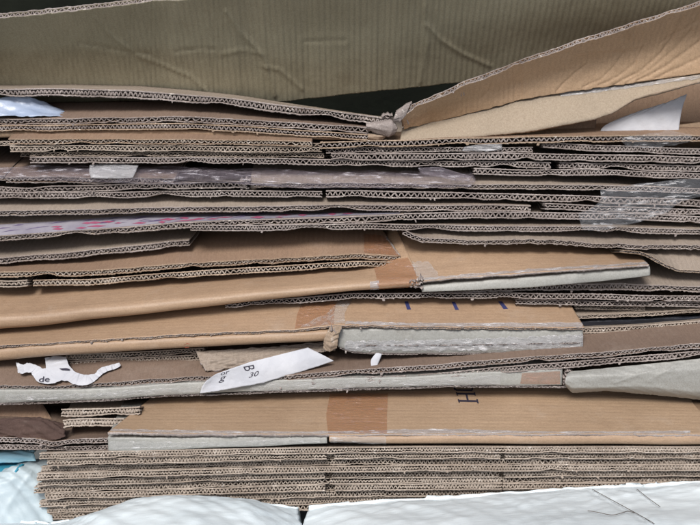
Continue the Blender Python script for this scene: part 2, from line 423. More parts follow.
def drape(name, sheet, rows, mat, parent, off=.0004, n=16, m=8, wr=.0002, seed=0, ragged=.0):
    """thin strip laid on a sheet; rows = outline rows of (px,py), top to bottom"""
    rng = np.random.RandomState(seed+3)
    V = []; k = len(rows)
    for j in range(m):
        f = j/(m-1)*(k-1); i = min(int(f), k-2); g = f-i
        for q in range(n):
            u = q/(n-1)
            def pt(row):
                a = u*(len(row)-1); b = min(int(a), len(row)-2); c = a-b
                return np.array(row[b], float)*(1-c)+np.array(row[b+1], float)*c
            p = pt(rows[i])*(1-g)+pt(rows[i+1])*g
            if ragged and (q in (0, n-1) or j in (0, m-1)): p = p+rng.randn(2)*ragged
            V.append(sheet.hit(p[0], p[1], off+abs(rng.randn())*wr))
    Fc = [(j*n+i, j*n+i+1, (j+1)*n+i+1, (j+1)*n+i) for j in range(m-1) for i in range(n-1)]
    o = obj(name, V, Fc, mat, parent, smooth=True)
    return o
def poly_print(name, sheet, polys, mat, parent, off=.00025):
    V = []; Fc = []
    for p in polys:
        b = len(V); V += [sheet.hit(x, y, off) for x, y in p]; Fc.append(list(range(b, b+len(p))))
    o = bpy_poly(name, V, Fc, mat, parent); return o
def bpy_poly(name, V, Fc, mat, parent):
    V = np.array(V); loc = V.mean(0); me = bpy.data.meshes.new(name)
    me.from_pydata([tuple(v-loc) for v in V], [], Fc); me.materials.append(MATS[mat]); me.update()
    o = bpy.data.objects.new(name, me); S.collection.objects.link(o)
    if parent is not None: o.parent = parent; o.location = loc-WL[parent.name]
    else: o.location = loc
    WL[o.name] = loc; return o
def text_mesh(txt):
    cu = bpy.data.curves.new('t', 'FONT'); cu.body = txt; cu.size = 1; cu.resolution_u = 3
    ob = bpy.data.objects.new('t', cu); S.collection.objects.link(ob)
    dg = bpy.context.evaluated_depsgraph_get(); me = bpy.data.meshes.new_from_object(ob.evaluated_get(dg))
    v = np.array([p.co[:2] for p in me.vertices]); f = [list(p.vertices) for p in me.polygons]
    bpy.data.objects.remove(ob); bpy.data.meshes.remove(me); return v, f
def text_on(sheet, txt, o, ex, ey, mat, parent, off=.00025):
    """o = px of the baseline start, ex/ey = px vectors of one text unit"""
    v, f = text_mesh(txt)
    P = [sheet.hit(o[0]+a*ex[0]+b*ey[0], o[1]+a*ex[1]+b*ey[1], off) for a, b in v]
    return bpy_poly('printed_text', P, f, mat, parent)
def tube(name, pts, r, mat, parent=None, k=6):
    P = np.array(pts, float); n = len(P); V = []; Fc = []
    for i in range(n):
        d = P[min(i+1, n-1)]-P[max(i-1, 0)]; d /= np.linalg.norm(d)+1e-12
        a = np.cross(d, [0, 0, 1.0]); a /= np.linalg.norm(a)+1e-12; b = np.cross(d, a)
        for j in range(k): t = 2*PI*j/k; V.append(P[i]+(a*math.cos(t)+b*math.sin(t))*r)
    for i in range(n-1):
        for j in range(k): Fc.append((i*k+j, i*k+(j+1) % k, (i+1)*k+(j+1) % k, (i+1)*k+j))
    return obj(name, V, Fc, mat, parent, smooth=True)
def crumple(name, cx, cy, Y, w, h, d, mat, parent, seed, n=6, rough=.35):
    """crushed end of a board: bent, creased layers of liner and flute, sharp edged"""
    rng = np.random.RandomState(seed); c = at(cx, cy, Y); s = pxsize(c); V = []; Fc = []
    K = max(3, int(h/2.6)); M = 14; th = .0009
    bow = rng.uniform(-.5, .5)
    for k in range(K):
        z0 = (k/(K-1)-.5)*h*s*.9; b = len(V); ph = rng.rand(3)*7
        L0 = w*s*rng.uniform(.75, 1.1); x0 = rng.uniform(-.15, .15)*w*s
        for i in range(M+1):
            u = i/M-.5; x = x0+u*L0
            z = z0+h*s*(.07*math.sin(u*6+ph[0])+.025*math.sin(u*19+ph[1]))+bow*h*s*(u*u-.1)*(1 if k % 2 else .6)
            y = .12*d*math.sin(u*11+ph[2])+rng.randn()*.0003
            zb = z+h*s*.12*math.sin(u*14+ph[1])
            for (yy, zz) in ((y, z+th/2), (y, z-th/2), (y+d, zb-th/2), (y+d, zb+th/2)):
                V.append(c+np.array([x, yy, zz]))
        for i in range(M):
            for q in range(4): Fc.append((b+i*4+q, b+i*4+(q+1) % 4, b+(i+1)*4+(q+1) % 4, b+(i+1)*4+q))
        Fc.append((b, b+1, b+2, b+3)); e = b+M*4; Fc.append((e+3, e+2, e+1, e))
    return obj(name, V, Fc, mat, parent)

KG = ('kraft_grey', 'cut_light'); KB = ('kraft_brown', 'cut_tan'); KD = ('kraft_dull', 'cut_dull')
KT = ('kraft_tan', 'cut_tan'); KR = ('kraft_red', 'cut_light'); GR = ('grey_liner', 'cut_light'); OL = ('kraft_olive', 'cut_light')
GP = 'flattened cardboard boxes piled on the sacks'

# ------------------------------------------------------------------ setting
def quad(name, P, mat, kind='structure'):
    o = obj(name, P, [[0, 1, 2, 3]], mat); o['kind'] = kind; return o
quad('floor', [(-6, -4, -.42), (6, -4, -.42), (6, 3, -.42), (-6, 3, -.42)], 'floor_mat')
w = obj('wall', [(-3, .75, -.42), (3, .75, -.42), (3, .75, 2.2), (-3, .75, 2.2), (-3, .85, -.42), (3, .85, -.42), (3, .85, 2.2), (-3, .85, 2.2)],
        [[0, 1, 2, 3], [5, 4, 7, 6], [3, 2, 6, 7], [0, 3, 7, 4], [1, 5, 6, 2], [0, 4, 5, 1]], 'dark_backdrop')
tag(w, 'dark backdrop added behind the pile to block light from the rear', 'wall')  # added backdrop, keeps light from leaking in behind the pile

# ------------------------------------------------------------------ sacks
def sack(label, rows, seed, wr=.5, th=.002, n=150, mt='white_sack', creases=None):
    rc = random.Random(seed); creases = list(creases or [])
    xa = rows[2][0][0]; xb = rows[2][-1][0]
    for _ in range(int((xb-xa)/12)):
        x = rc.uniform(xa, min(xb, 740)); y = rc.uniform(484, 530) if seed != 15 else rc.uniform(470, 520); a_ = rc.uniform(-.9, .9); l_ = rc.uniform(15, 60)
        creases.append(([(x, y), (x+l_*.5*math.cos(a_), y+l_*.3*math.sin(a_)+rc.uniform(-2, 2)), (x+l_*math.cos(a_), y+l_*.6*math.sin(a_))], rc.uniform(1.0, 2.2), rc.choice((-1, 1))*rc.uniform(.3, .9)*(.45 if seed == 8 else 1)))
    o, s = make_loft('plastic_sack', rows, th, (mt, mt), None, seed, n=n, sub=14, wr=wr, sm=2, creases=creases)
    tag(o, label, 'sack', 'white sacks under the cardboard'); return o, s
sk, sks = sack('large white sack under the right half of the pile with a loose brown thread',
     [[(318, 640, -.20), (500, 640, -.24), (820, 640, -.2)], [(303, 560, -.10), (400, 545, -.13), (560, 540, -.15), (820, 530, -.12)],
      [(302, 528, -.045), (400, 512, -.06), (560, 506, -.06), (820, 500, -.05)],
      [(308, 511, -.012), (340, 506, -.014), (480, 497, -.014), (540, 492, -.013), (620, 488, -.012), (820, 478, -.012)],
      [(312, 509, .01), (480, 500, .012), (620, 493, .012), (820, 484, .012)],
      [(330, 545, .16), (480, 545, .18), (820, 545, .16)]], 3, creases=[([(340, 508), (380, 513), (430, 511)], 3, -1.3), ([(400, 503), (440, 511), (470, 520)], 2.5, 1.3), ([(470, 500), (510, 505), (560, 516)], 3, -1.2), ([(592, 492), (620, 508), (656, 526)], 2.5, -1.8), ([(620, 492), (670, 502), (720, 506)], 3, 1.4), ([(350, 520), (420, 522), (520, 519)], 3, 1.0)], n=260)
sack('white sack under the left half of the pile, puffing up before its lower corner',
     [[(-90, 640, -.20), (100, 640, -.22), (300, 640, -.2)], [(-90, 560, -.11), (100, 552, -.12), (200, 545, -.13), (304, 560, -.1)],
      [(-90, 530, -.05), (60, 530, -.05), (100, 516, -.06), (180, 508, -.06), (250, 512, -.06), (302, 526, -.04)],
      [(-90, 522, -.012), (60, 524, -.012), (92, 514, -.014), (130, 499, -.016), (180, 495, -.016), (250, 499, -.014), (298, 511, -.01)],
      [(-90, 524, .01), (60, 526, .01), (180, 505, .012), (300, 512, .012)],
      [(-90, 545, .16), (100, 545, .18), (305, 545, .16)]], 8, mt='bluish_sack', creases=[([(60, 520), (120, 512), (200, 520)], 3, 1.2), ([(150, 500), (200, 512), (260, 524)], 3, -1.4), ([(240, 502), (270, 514), (290, 525)], 2.5, 1.2)])
sack('pale sack bulging up at the far left beside the bottom boxes',
     [[(-120, 560, -.03), (-40, 560, -.03), (60, 560, -.03)], [(-120, 510, .0), (-20, 502, -.01), (52, 514, .004)],
      [(-120, 480, .02), (-20, 482, .01), (10, 476, .01), (48, 478, .02)], [(-120, 470, .04), (-10, 476, .03), (20, 463, .03), (50, 458, .045)],
      [(-120, 470, .10), (0, 470, .09), (44, 458, .09)]], 15, wr=.6, mt='pale_sack', creases=[([(0, 520), (15, 495), (32, 472)], 3, 1.2)])
# thread and stray hairs on the big sack
def on(s, pts, off=.0018):
    P = np.array([s.hit(x, y, off) for x, y in pts]); return np.stack([gsm(P[:, c], 2) for c in range(3)], -1)
def dense(p, k=6):
    p = np.array(p, float); t = np.linspace(0, len(p)-1, (len(p)-1)*k+1); i = np.arange(len(p))
    return [(gx, gy) for gx, gy in zip(np.interp(t, i, p[:, 0]), np.interp(t, i, p[:, 1]))]
for lab, pts in (('long dark thread running down from the pile over the white sack', [(592, 491), (612, 502), (632, 513), (655, 526)]),
                 ('short curly brown thread lying left of the long one', [(588, 513), (600, 515), (612, 518), (620, 516), (628, 513), (634, 515)]),
                 ('short straight dark fibre right of the long thread', [(637, 491), (648, 500), (660, 509)])):
    tag(tube('thread', on(sks, dense(pts)), .00028, 'thread'), lab, 'thread', 'threads on the white sack')
o, _ = make_loft('plastic_bag', [[(-60, 463, .03), (0, 463, .03), (36, 461, .03)], [(-60, 452, .032), (0, 454, .032), (34, 453, .035)], [(-60, 449, .05), (0, 450, .05), (36, 449, .05)], [(-60, 449, .12), (0, 449, .12), (40, 449, .12)]],
                 .001, ('blue_plastic', 'blue_plastic'), None, 21, n=40, wr=.8)
tag(o, 'pale blue plastic bag showing under the lowest left box flap', 'plastic bag')
o, _ = make_loft('cloth', [[(-60, 492, .01), (0, 490, .01), (16, 468, .016)], [(-60, 474, .02), (0, 474, .022), (24, 464, .025)], [(-60, 462, .045), (0, 462, .045), (30, 461, .045)]],
                 .002, ('teal_cloth', 'teal_cloth'), None, 22, n=30, wr=.8)
tag(o, 'teal blue cloth at the left margin beneath the pale blue bag', 'cloth')

# ------------------------------------------------------------------ bottom stack: five flattened boxes, two rows each
rg = random.Random(4)
def yrow(x, k):
    return float(np.interp(x, [0, 40, 330, 700], [454, 453+6.75*k, 446+6.35*k, 446.5+5.9*k])) if x >= 40 else 453+6.75*k
names = ['topmost of the bottom five thin flattened boxes, right under the long tan box', 'second from top of the five thin flattened boxes at the bottom',
         'middle one of the five thin flattened boxes at the bottom', 'fourth from top of the five thin flattened boxes at the bottom',
         'lowest flattened box of the pile, resting on the white sacks']
for b in range(5):
    t0 = thing('flattened_box', names[b], 'cardboard box', (0, 0, at(350, yrow(350, 2*b+2), 0)[2]), GP)
    for h in range(2):
        k = 2*b+h; Y0 = rg.uniform(-.0015, .003)+.0006*k
        xl = 40+rg.uniform(-5, 4)
        ga, gb = (k in (1, 4, 6)), (k in (1, 4))
        xl = 41+rg.uniform(-7, 7)
        cuts = [(xl, 326+rg.uniform(-2, 1) if ga else 329), (332+rg.uniform(-1, 3) if ga else 329.8, 499+rg.uniform(-2, 2) if gb else 502), (505+rg.uniform(-1, 3) if gb else 502.8, 700)]
        if k in (0, 3, 8): cuts = [(xl, 700)]
        if k in (2, 9): cuts = [(xl, 329), (330, 700)]
        for (a, c) in cuts:
            xs = [a]+[x for x in (100, 180, 260, 420, 560, 640) if a+15 < x < c-15]+[c]
            ln = [(x, yrow(x, k)+rg.uniform(-.2, .2)) for x in xs]
            make_board('flap', ln, 6.35, Y0+rg.uniform(-.0015, .0015), 0, .003, .002, 3.3*rg.uniform(.85, 1.15), KD, 'flute_dull', t0, seed=100+k*5+int(a) % 7, jit=.35, amp=.04, pinch=.25)
        if h == 0 or True:
            ln = [(xl+2, yrow(xl, k)), (330, yrow(330, k)), (700, yrow(700, k))]
            make_board('panel', ln, 5.6, Y0+.0070, 0, .01, .17, 3.3, KD, 'flute_dull', t0, seed=160+k, amp=.1)
# crushed ends of that stack at the left, under the grey box
t0 = thing('flattened_box', 'crushed grey brown box end at far left over the pale blue bag', 'cardboard box', at(40, 452, .02), GP)
o, s = make_board('flap', [(0, 437), (38, 438), (52, 442), (75, 439), (109, 438)], 5, .012, 4, .02, .05, 4.2, KR, 'flute_light', t0, seed=31, jit=.8)
make_board('flap', [(0, 444), (40, 445), (60, 447), (109, 445)], 5, .013, 0, .02, .08, 4.2, KR, 'flute_light', t0, seed=32, jit=.8)
o, _ = make_loft('wrapping_paper', [[(-50, 436, .016), (20, 437, .014), (50, 441, .014), (66, 437, .016)], [(-50, 432, .02), (0, 428, .02), (22, 421, .02), (45, 423, .022), (64, 430, .024)],
                                    [(-50, 424, .034), (20, 418, .03), (45, 419, .034), (66, 424, .036)]], .0008, ('dark_brown', 'dark_brown'), None, 33, n=70, sub=10, wr=1.3)
tag(o, 'crumpled dark brown paper stuffed in at the far left above the crushed box end', 'paper')
o, _ = make_board('cardboard_sheet', [(61, 409), (90, 408), (140, 406)], 8, .036, 0, .02, .06, 3.4, KD, 'flute_dull', seed=34, jit=.7)
tag(o, 'short dull board stub left of the long tan box, upper of two', 'cardboard sheet', GP)
o, _ = make_board('cardboard_sheet', [(63, 420), (80, 418), (124, 418)], 8, .027, 0, .02, .06, 3.4, KD, 'flute_dull', seed=35, jit=.7)
tag(o, 'short dull board stub left of the long tan box, lower of two', 'cardboard sheet', GP)
o, _ = make_loft('cardboard_sheet', [[(-60, 437, .05), (0, 434, .05), (60, 432, .05)], [(-60, 400, .07), (0, 400, .07), (40, 400, .07)]], .003, ('kraft_brown', 'cut_dull'), None, 36, n=20)
tag(o, 'plain brown sheet standing in the gap at the far left margin', 'cardboard sheet', GP)

# ------------------------------------------------------------------ B: long tan box with brown tape band
B = thing('flattened_box', 'long tan box with a brown tape band and dark letter H on its upper face', 'cardboard box', at(350, 446, .0), GP)
topB = [(108, 432), (200, 434), (327, 434.5), (500, 434), (700, 434.5)]
e = ext(topB); n = 430
W0, _ = rowpx(topB, 0.0, n)
W1, _ = rowpx([(152, 397), (330, 389), (520, 388), (700, 394)], .072, n)
sB = Sheet([W0, W1, W1+np.array([0, .12, 0])], .0028, 41, vs=[0, .05, .15, .3, .5, .7, .85, 1, 2], amp=.25)
sB.crease([([(190, 402), (230, 415), (250, 428)], 2.5, -.5), ([(410, 405), (440, 412), (500, 410)], 2, .35), ([(560, 400), (580, 420)], 2.5, -.5), ([(620, 412), (680, 408)], 2, .4), ([(150, 420), (175, 408)], 2, .4)])
sB.solid('upper_panel', ['kraft_tan', 'cut_light'], B)
_, sBf = make_fold('fold', [(329, 437), (420, 436.5), (560, 436.5), (700, 436.5)], [(329, 444), (420, 445), (560, 446), (700, 446)], -.002, None, 0, .0045, .09, mats=('kraft_warm', 'cut_light'), parent=B, seed=42)
_, sBl = make_fold('lower_panel', [(107, 439), (200, 440), (250, 438), (327, 436.5)], [(107, 456.5), (175, 450), (230, 448), (290, 445), (329, 443.5)], -.001, None, 0, .005, .09, mats=('grey_liner', 'cut_light'), parent=B, seed=43, wr=.05, flat=True)
drape('tape', sB, [[(330, 394), (345, 394), (388, 394)], [(326, 415), (345, 415), (387, 415)], [(328, 434), (345, 434), (387, 434)]], 'brown_tape', B, n=14, m=12)
drape('tape', sBf, [[(330, 437), (386, 437)], [(330, 445), (386, 445)]], 'clear_tape', B, n=14, m=6)
drape('tape', sB, [[(109, 429.5), (200, 431), (327, 432), (400, 430), (450, 429.5), (560, 432), (690, 431)], [(109, 432), (200, 434), (327, 434.2), (400, 434), (450, 433.8), (560, 433.8), (690, 434)]], 'milky_tape', B, n=90, m=4, ragged=.25)
def hatch(x, y, a, b):   # print is drawn in a skewed local frame
    return (x*a[0]+y*b[0], x*a[1]+y*b[1])
Hx, Hy = 456.0, 393.0
def slab_box(x0, y0, x1, y1): return [(Hx+x0+(y0)*.25, Hy+y0), (Hx+x1+y0*.25, Hy+y0+.4), (Hx+x1+y1*.25, Hy+y1+.4), (Hx+x0+y1*.25, Hy+y1)]
H = [slab_box(0, 0, 19, 1.7), slab_box(0, 7, 20, 8.9), slab_box(9, 1.7, 11, 7), slab_box(0, -.9, 1.4, 2.6), slab_box(17.8, -.9, 19.2, 2.6), slab_box(.2, 6.1, 1.6, 9.7), slab_box(18.6, 6.1, 20.3, 10.4)]
U = [slab_box(0.5, -3.6, 17, -1.9), slab_box(-1, -6, .8, -2.8), slab_box(16.4, -6, 18, -2.8)]
poly_print('printed_text', sB, H+U, 'ink', B)

# ------------------------------------------------------------------ C: crushed grey box
C = thing('flattened_box', 'crushed grey faced box with two fluted edges lying on the long tan box', 'cardboard box', at(300, 400, .05), GP)
c1 = [(0, 385.5), (60, 386), (110, 382), (180, 377), (270, 376), (350, 370), (450, 363), (530, 357), (620, 350), (700, 343)]
_, sC1 = make_board('upper_panel', c1, 6, .053, [20, 20, 20, 16, 12, 12, 12, 12, 12, 12], .03, .12, 4.7, KR, 'flute_light', C, seed=51, jit=.6)
make_board('lower_panel', [(418, 374.5), (460, 371), (530, 364), (620, 357.5), (700, 350.5)], 6.3, .0535, 0, .03, .1, 4.7, KR, 'flute_light', C, seed=52, jit=.6)
make_board('lower_panel', [(270, 382), (350, 377), (406, 375)], 5, .0525, 0, .03, .1, 4.4, KR, 'flute_light', C, seed=53, jit=1, tear=.8)
_, sC = make_fold('grey_face', [(0, 391.5), (60, 392), (110, 389.5), (180, 384.5), (260, 382), (330, 380), (407, 378.5), (450, 376), (520, 372), (563, 370)],
          [(0, 403), (60, 401.5), (100, 399.5), (180, 394.5), (330, 389), (450, 385.5), (563, 385.5)], .049, None, 0, .004, .08, mats=GR, parent=C, seed=54, wr=.05, flat=True)
make_board('liner', [(0, 403.2), (60, 401.8), (100, 399.8), (180, 394.8), (330, 389.4), (450, 385.9), (566, 386)], 1.6, .0485, 0, .02, .06, 5, ('cut_light', 'cut_light'), 'flute_light', C, seed=55, jit=.5)
drape('tape', sC, [[(522, 373), (560, 371)], [(520, 384), (560, 384)]], 'brown_tape', C, n=8, m=5)
drape('tape', sC, [[(5, 394), (90, 393), (200, 386)], [(5, 400), (90, 397.5), (200, 391)]], 'clear_tape', C, n=70, m=5, ragged=.4, wr=.0006)
drape('tape', sBl, [[(110, 441), (200, 442), (320, 438)], [(110, 449), (200, 446), (320, 442)]], 'clear_tape', B, n=70, m=5, ragged=.4, wr=.0006)
drape('tape', sC, [[(250, 383), (400, 380), (500, 375)], [(250, 391), (400, 386.5), (500, 384)]], 'clear_tape', C, n=40, m=5, ragged=.4)
_, sC3 = make_loft('torn_face', [[(566, 387, .05), (572, 393.5, .05), (605, 391, .05), (640, 394, .05), (668, 396.5, .05), (700, 400, .05)], [(565, 384, .043), (574, 388, .043), (640, 388, .043), (700, 393, .043)],
          [(566, 377, .045), (600, 377, .044), (700, 372, .045)], [(568, 371.5, .052), (600, 368.5, .052), (700, 358.5, .052)]], .0028, GR, C, 56, n=150, sub=12, wr=.1, tear=.3, creases=[([(570, 388), (640, 386), (700, 392)], 2, .8), ([(615, 383), (640, 374), (660, 369)], 2, .9), ([(650, 380), (675, 366), (700, 362)], 2.5, .9), ([(575, 374), (620, 376), (700, 370)], 3, .5)])
crumple('torn_corner', 568, 379, .05, 9, 17, .012, 'cut_light', C, 5, rough=.3)

# the torn white scrap
def scrap(name, outline, Yf, mat, n_in=0):
    rng = random.Random(9); V = []; o2 = []
    for (a, b), (c_, d_) in zip(outline, outline[1:]+outline[:1]):
        for g in (0, .25, .5, .75): o2.append((a+(c_-a)*g+rng.uniform(-.3, .3), b+(d_-b)*g+rng.uniform(-.3, .3)))
    outline = o2
    for x, y in outline: V.append(at(x, y, Yf(x, y)+rng.uniform(-.0008, .0008)))
    k = len(V); V2 = [v+np.array([0, .0006, -.0002]) for v in V]
    me = bpy.data.meshes.new(name)
    V = np.array(V+V2); loc = V.mean(0)
    me.from_pydata([tuple(v-loc) for v in V], [], [list(range(k))[::-1], list(range(k, 2*k))]+[[i, (i+1) % k, k+(i+1) % k, k+i] for i in range(k)])
    me.materials.append(MATS[mat]); me.update()
    o = bpy.data.objects.new(name, me); S.collection.objects.link(o); o.location = loc; WL[o.name] = loc
    import bmesh
    bm = bmesh.new(); bm.from_mesh(me); bmesh.ops.triangulate(bm, faces=[f for f in bm.faces if len(f.verts) > 4])
    bm.normal_update(); bmesh.ops.recalc_face_normals(bm, faces=bm.faces); bm.to_mesh(me); bm.free()
    return o
out = [(16, 362), (19, 363.5), (22, 365), (27, 363), (32, 363.5), (38, 366), (43, 369), (46, 368), (45, 358), (55, 356), (66, 357), (69, 366), (74, 371), (80, 374), (88, 375), (95, 373.5), (100, 368), (107, 366), (114, 364), (119, 363), (121, 365.5),
       (115, 369), (108, 371), (103, 373.5), (99, 377), (94, 382), (88, 384.5), (80, 385.5), (73, 384), (68, 381), (61, 380.5), (55, 383), (45, 384), (37, 381.5), (33, 376), (31, 372.5), (26, 372.5), (21, 374), (18, 372.5), (17, 367)]
Ysc = lambda x, y: .0495+(385-y)*.0011
sc_ = tag(scrap('torn_paper', out, Ysc, 'white_paper'), 'torn curly scrap of white printed paper lying at the left', 'paper')
class PlaneLike:
    def __init__(s, f): s.f = f
    def hit(s, x, y, off): return at(x, y, s.f(x, y)-off)
text_on(PlaneLike(lambda x, y: Ysc(x, y)-.0010), 'de', (38, 382), (11.5, -.6), (1.5, -8), 'ink', sc_)
bpy_poly('printed_text', [at(x, y, Ysc(x, y)-.0012) for x, y in [(59, 368.5), (66, 368), (70, 369), (69, 370.3), (62, 370)]], [[0, 1, 2, 3, 4]], 'ink', sc_)

# left row of fine edges under E
D = thing('flattened_box', 'fine fluted double edge in the dark gap behind the torn white scrap', 'cardboard box', at(120, 366, .085), GP)
make_board('upper_panel', [(66, 354.5), (120, 352), (204, 348)], 6, .085, 0, .02, .1, 3.6, KD, 'flute_dull', D, seed=58)
make_board('lower_panel', [(69, 361), (120, 358.5), (203, 354)], 6, .084, 0, .02, .1, 3.6, KD, 'flute_dull', D, seed=59)
# crushed tan flap above the address label
o, _ = make_loft('cardboard_flap', [[(207, 372, .060), (235, 367, .066), (290, 356, .074), (335, 348, .080)], [(200, 361, .066), (240, 358, .072), (335, 345, .084)], [(196, 351, .078), (260, 348, .082), (335, 341, .088)]],
                 .0022, ('kraft_grey', 'cut_light'), None, 61, n=90, sub=14, wr=.9, tear=.6)
tag(o, 'crushed tan flap with a pinched tip sticking out above the printed white label', 'cardboard flap', GP)
lb, ls = make_loft('paper_label', [[(200, 393.3, .0425), (218, 391, .043), (262, 383, .047), (300, 372, .056), (334, 361, .064)], [(202, 387, .043), (212, 383, .046), (262, 372, .050), (325, 356, .064)], [(206, 381, .0445), (216, 374, .0475), (250, 362, .0525), (308, 347.5, .067)]],
                   .0003, ('white_paper', 'white_paper'), None, 62, n=60, wr=.12, sm=0)
tag(lb, 'long white printed label slipping diagonally over the crushed box edges', 'paper')
text_on(ls, 'B', (243, 366), (4.0, 10), (15, -3), 'ink', lb)
text_on(ls, '30', (248, 378), (10, -2.4), (2.8, -7.5), 'ink', lb)
text_on(ls, 'g', (219, 381), (13, -2.4), (3.8, -9), 'ink', lb)
text_on(ls, 'or', (220, 375.5), (9, -2.2), (2, -6), 'ink', lb)

# ------------------------------------------------------------------ E: tan box with crushed grey end
E = thing('flattened_box', 'tan box with three navy dashes, orange tape and an open grey lower side', 'cardboard box', at(300, 355, .07), GP)
n = 420
W0, _ = rowpx([(0, 345.5), (100, 340), (180, 334.5), (295, 330), (325, 326), (345, 325), (400, 327), (585, 328)], .07, n)
W1, _ = rowpx([(0, 327), (100, 318), (180, 309), (300, 298), (350, 297), (450, 297), (568, 300)], .113, n)
sE = Sheet([W0, W1, W1+np.array([0, .12, 0])], .0022, 71, vs=[0, .05, .15, .3, .5, .7, .85, 1, 2], amp=.25, jit=.5)
sE.crease([([(380, 306), (400, 316), (440, 320)], 1.6, .5), ([(480, 312), (540, 308)], 2, -.4), ([(60, 328), (90, 336)], 2, -.5), ([(560, 308), (572, 322)], 2, .4), ([(220, 312), (260, 318)], 2, .4)])
sE.board('upper_panel', ['kraft_warm', 'cut_light'], E, .0022)
_, sEf = make_fold('fold', [(0, 349), (100, 342.5), (180, 338), (295, 333.5), (328, 331)], [(0, 362), (60, 357.5), (180, 349.5), (260, 346), (328, 342.5)], .068, None, 0, .006, .09, mats=('kraft_warm', 'cut_light'), parent=E, seed=72)
_, sEg = make_fold('grey_side', [(338, 331), (400, 331), (500, 332), (584, 332)], [(338, 348), (352, 353.5), (400, 354.5), (500, 353.5), (597, 352)], .068, None, 0, .008, .08, mats=GR, parent=E, seed=73, wr=.05, flat=True)
drape('tape', sE, [[(303, 301), (318, 301), (337, 302)], [(297, 315), (318, 314), (334, 313)], [(295, 329), (318, 326), (334, 325)]], 'brown_tape', E, n=14, m=10)
drape('tape', sE, [[(337, 302), (352, 301)], [(330, 312), (345, 312)], [(300, 327.5), (345, 324)]], 'clear_tape', E, n=10, m=8, ragged=.4)
drape('tape', sE, [[(345, 321.5), (420, 323.5), (583, 323)], [(345, 324.5), (420, 326.5), (583, 327.5)]], 'milky_tape', E, n=60, m=4, ragged=.3)
drape('tape', sEg, [[(345, 341), (460, 339), (588, 334)], [(345, 350), (460, 350), (594, 348)]], 'milky_tape', E, n=110, m=7, ragged=.6, wr=.0009)
make_board('liner', [(340, 347.5), (352, 352), (400, 353.2), (500, 352.2), (588, 351)], 1.8, .0672, 0, .004, .02, 2.5, ('cut_light', 'cut_light'), 'flute_light', E, seed=76, jit=.8, tear=.5)
make_board('liner', [(356, 345), (420, 345), (500, 344), (580, 342)], 1.1, .0676, 0, .003, .004, 2.5, ('cut_light', 'cut_light'), 'flute_light', E, seed=77, jit=.5, tear=.5)
poly_print('printed_mark', sE, [[(404.5, 301.5), (408, 301.5), (411, 309.5), (407, 309.8)]], 'navy_ink', E)
poly_print('printed_mark', sE, [[(451.5, 302), (455, 302), (459, 310), (455.2, 310)]], 'navy_ink', E)
poly_print('printed_mark', sE, [[(498, 301.5), (502, 301.5), (508, 309), (503.5, 309.3)]], 'navy_ink', E)
poly_print('stain', sEf, [[(184, 345), (187, 343), (190, 344), (189, 347.5), (185, 348)]], 'red_stain', E)
make_loft('torn_edge', [[(323, 349, .064), (330, 353, .063), (337, 348, .064)], [(324, 340, .0615), (331, 342, .061), (338, 339, .0625)], [(327, 332, .063), (334, 333, .062), (341, 329, .064)], [(330, 326, .072), (338, 325, .072), (342, 325, .072)]], .0014, ('cut_tan', 'cut_light'), E, 20, n=60, sub=9, wr=.55, sm=0, tear=.8)
crumple('torn_edge', 333, 337, .063, 9, 14, .010, 'cut_light', E, 21)
o, _ = make_loft('tape_scrap', [[(371.5, 368, .058), (374, 369, .058), (376, 368, .058)], [(371, 360, .062), (376, 360, .062), (379, 362, .062)], [(376, 353, .066), (379, 353, .066), (382, 354, .066)]], .0003, ('white_paper', 'white_paper'), None, 75, n=8, sm=0)
tag(o, 'small shred of whitish tape hanging below the open grey box side', 'tape')

# ------------------------------------------------------------------ F: boards in the gap at right
Ft = thing('flattened_box', 'double fluted edge at right, just under the narrow dark gap', 'cardboard box', at(640, 340, .095), GP)
make_board('upper_panel', [(560, 328.5), (640, 325.5), (700, 320.5)], 6, .095, 3, .02, .1, 4, KD, 'flute_dull', Ft, seed=81)
make_board('lower_panel', [(560, 335), (640, 332), (700, 326.8)], 6, .096, 0, .02, .1, 4, KD, 'flute_dull', Ft, seed=82)
o, _ = make_board('cardboard_sheet', [(555, 316), (640, 313), (700, 309)], 4, .10, 8, .02, .1, 3.8, KD, 'flute_dull', seed=83)
tag(o, 'thin brown sheet at right, just above the narrow dark gap', 'cardboard sheet', GP)
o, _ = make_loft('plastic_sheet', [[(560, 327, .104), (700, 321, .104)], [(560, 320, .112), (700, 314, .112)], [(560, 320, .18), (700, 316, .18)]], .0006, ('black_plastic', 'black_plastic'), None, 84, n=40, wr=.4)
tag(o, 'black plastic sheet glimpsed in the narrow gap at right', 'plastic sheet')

# ------------------------------------------------------------------ G: boards between E and H
o, _ = make_board('cardboard_sheet', [(225, 302), (270, 299), (350, 293.5), (450, 292.5), (520, 292.5), (600, 294), (700, 296)], 6, .098, 0, .02, .12, 5, KR, 'flute_light', seed=86, jit=.7)
tag(o, 'long thin sheet lying on the box with navy dashes', 'cardboard sheet', GP)
o, _ = make_board('cardboard_sheet', [(516, 299), (600, 301), (700, 302)], 5, .10, 0, .02, .1, 5, KG, 'flute_light', seed=87, jit=.7)
tag(o, 'short sheet at right wedged behind the rear corner of the dashed box', 'cardboard sheet', GP)
o, _ = make_board('cardboard_sheet', [(575, 304.5), (645, 307)], 4, .104, 0, .02, .1, 4, KD, 'flute_dull', seed=88)
tag(o, 'smallest board stub behind the rear right corner of the dashed box', 'cardboard sheet', GP)
o, _ = make_board('cardboard_sheet', [(430, 286), (520, 283.5), (600, 283.5), (700, 286)], 7.4, .102, [3, 5, 12, 14], .03, .12, 7, KG, 'flute_light', seed=89)
tag(o, 'coarse fluted sheet at right under the long grey box corner', 'cardboard sheet', GP)

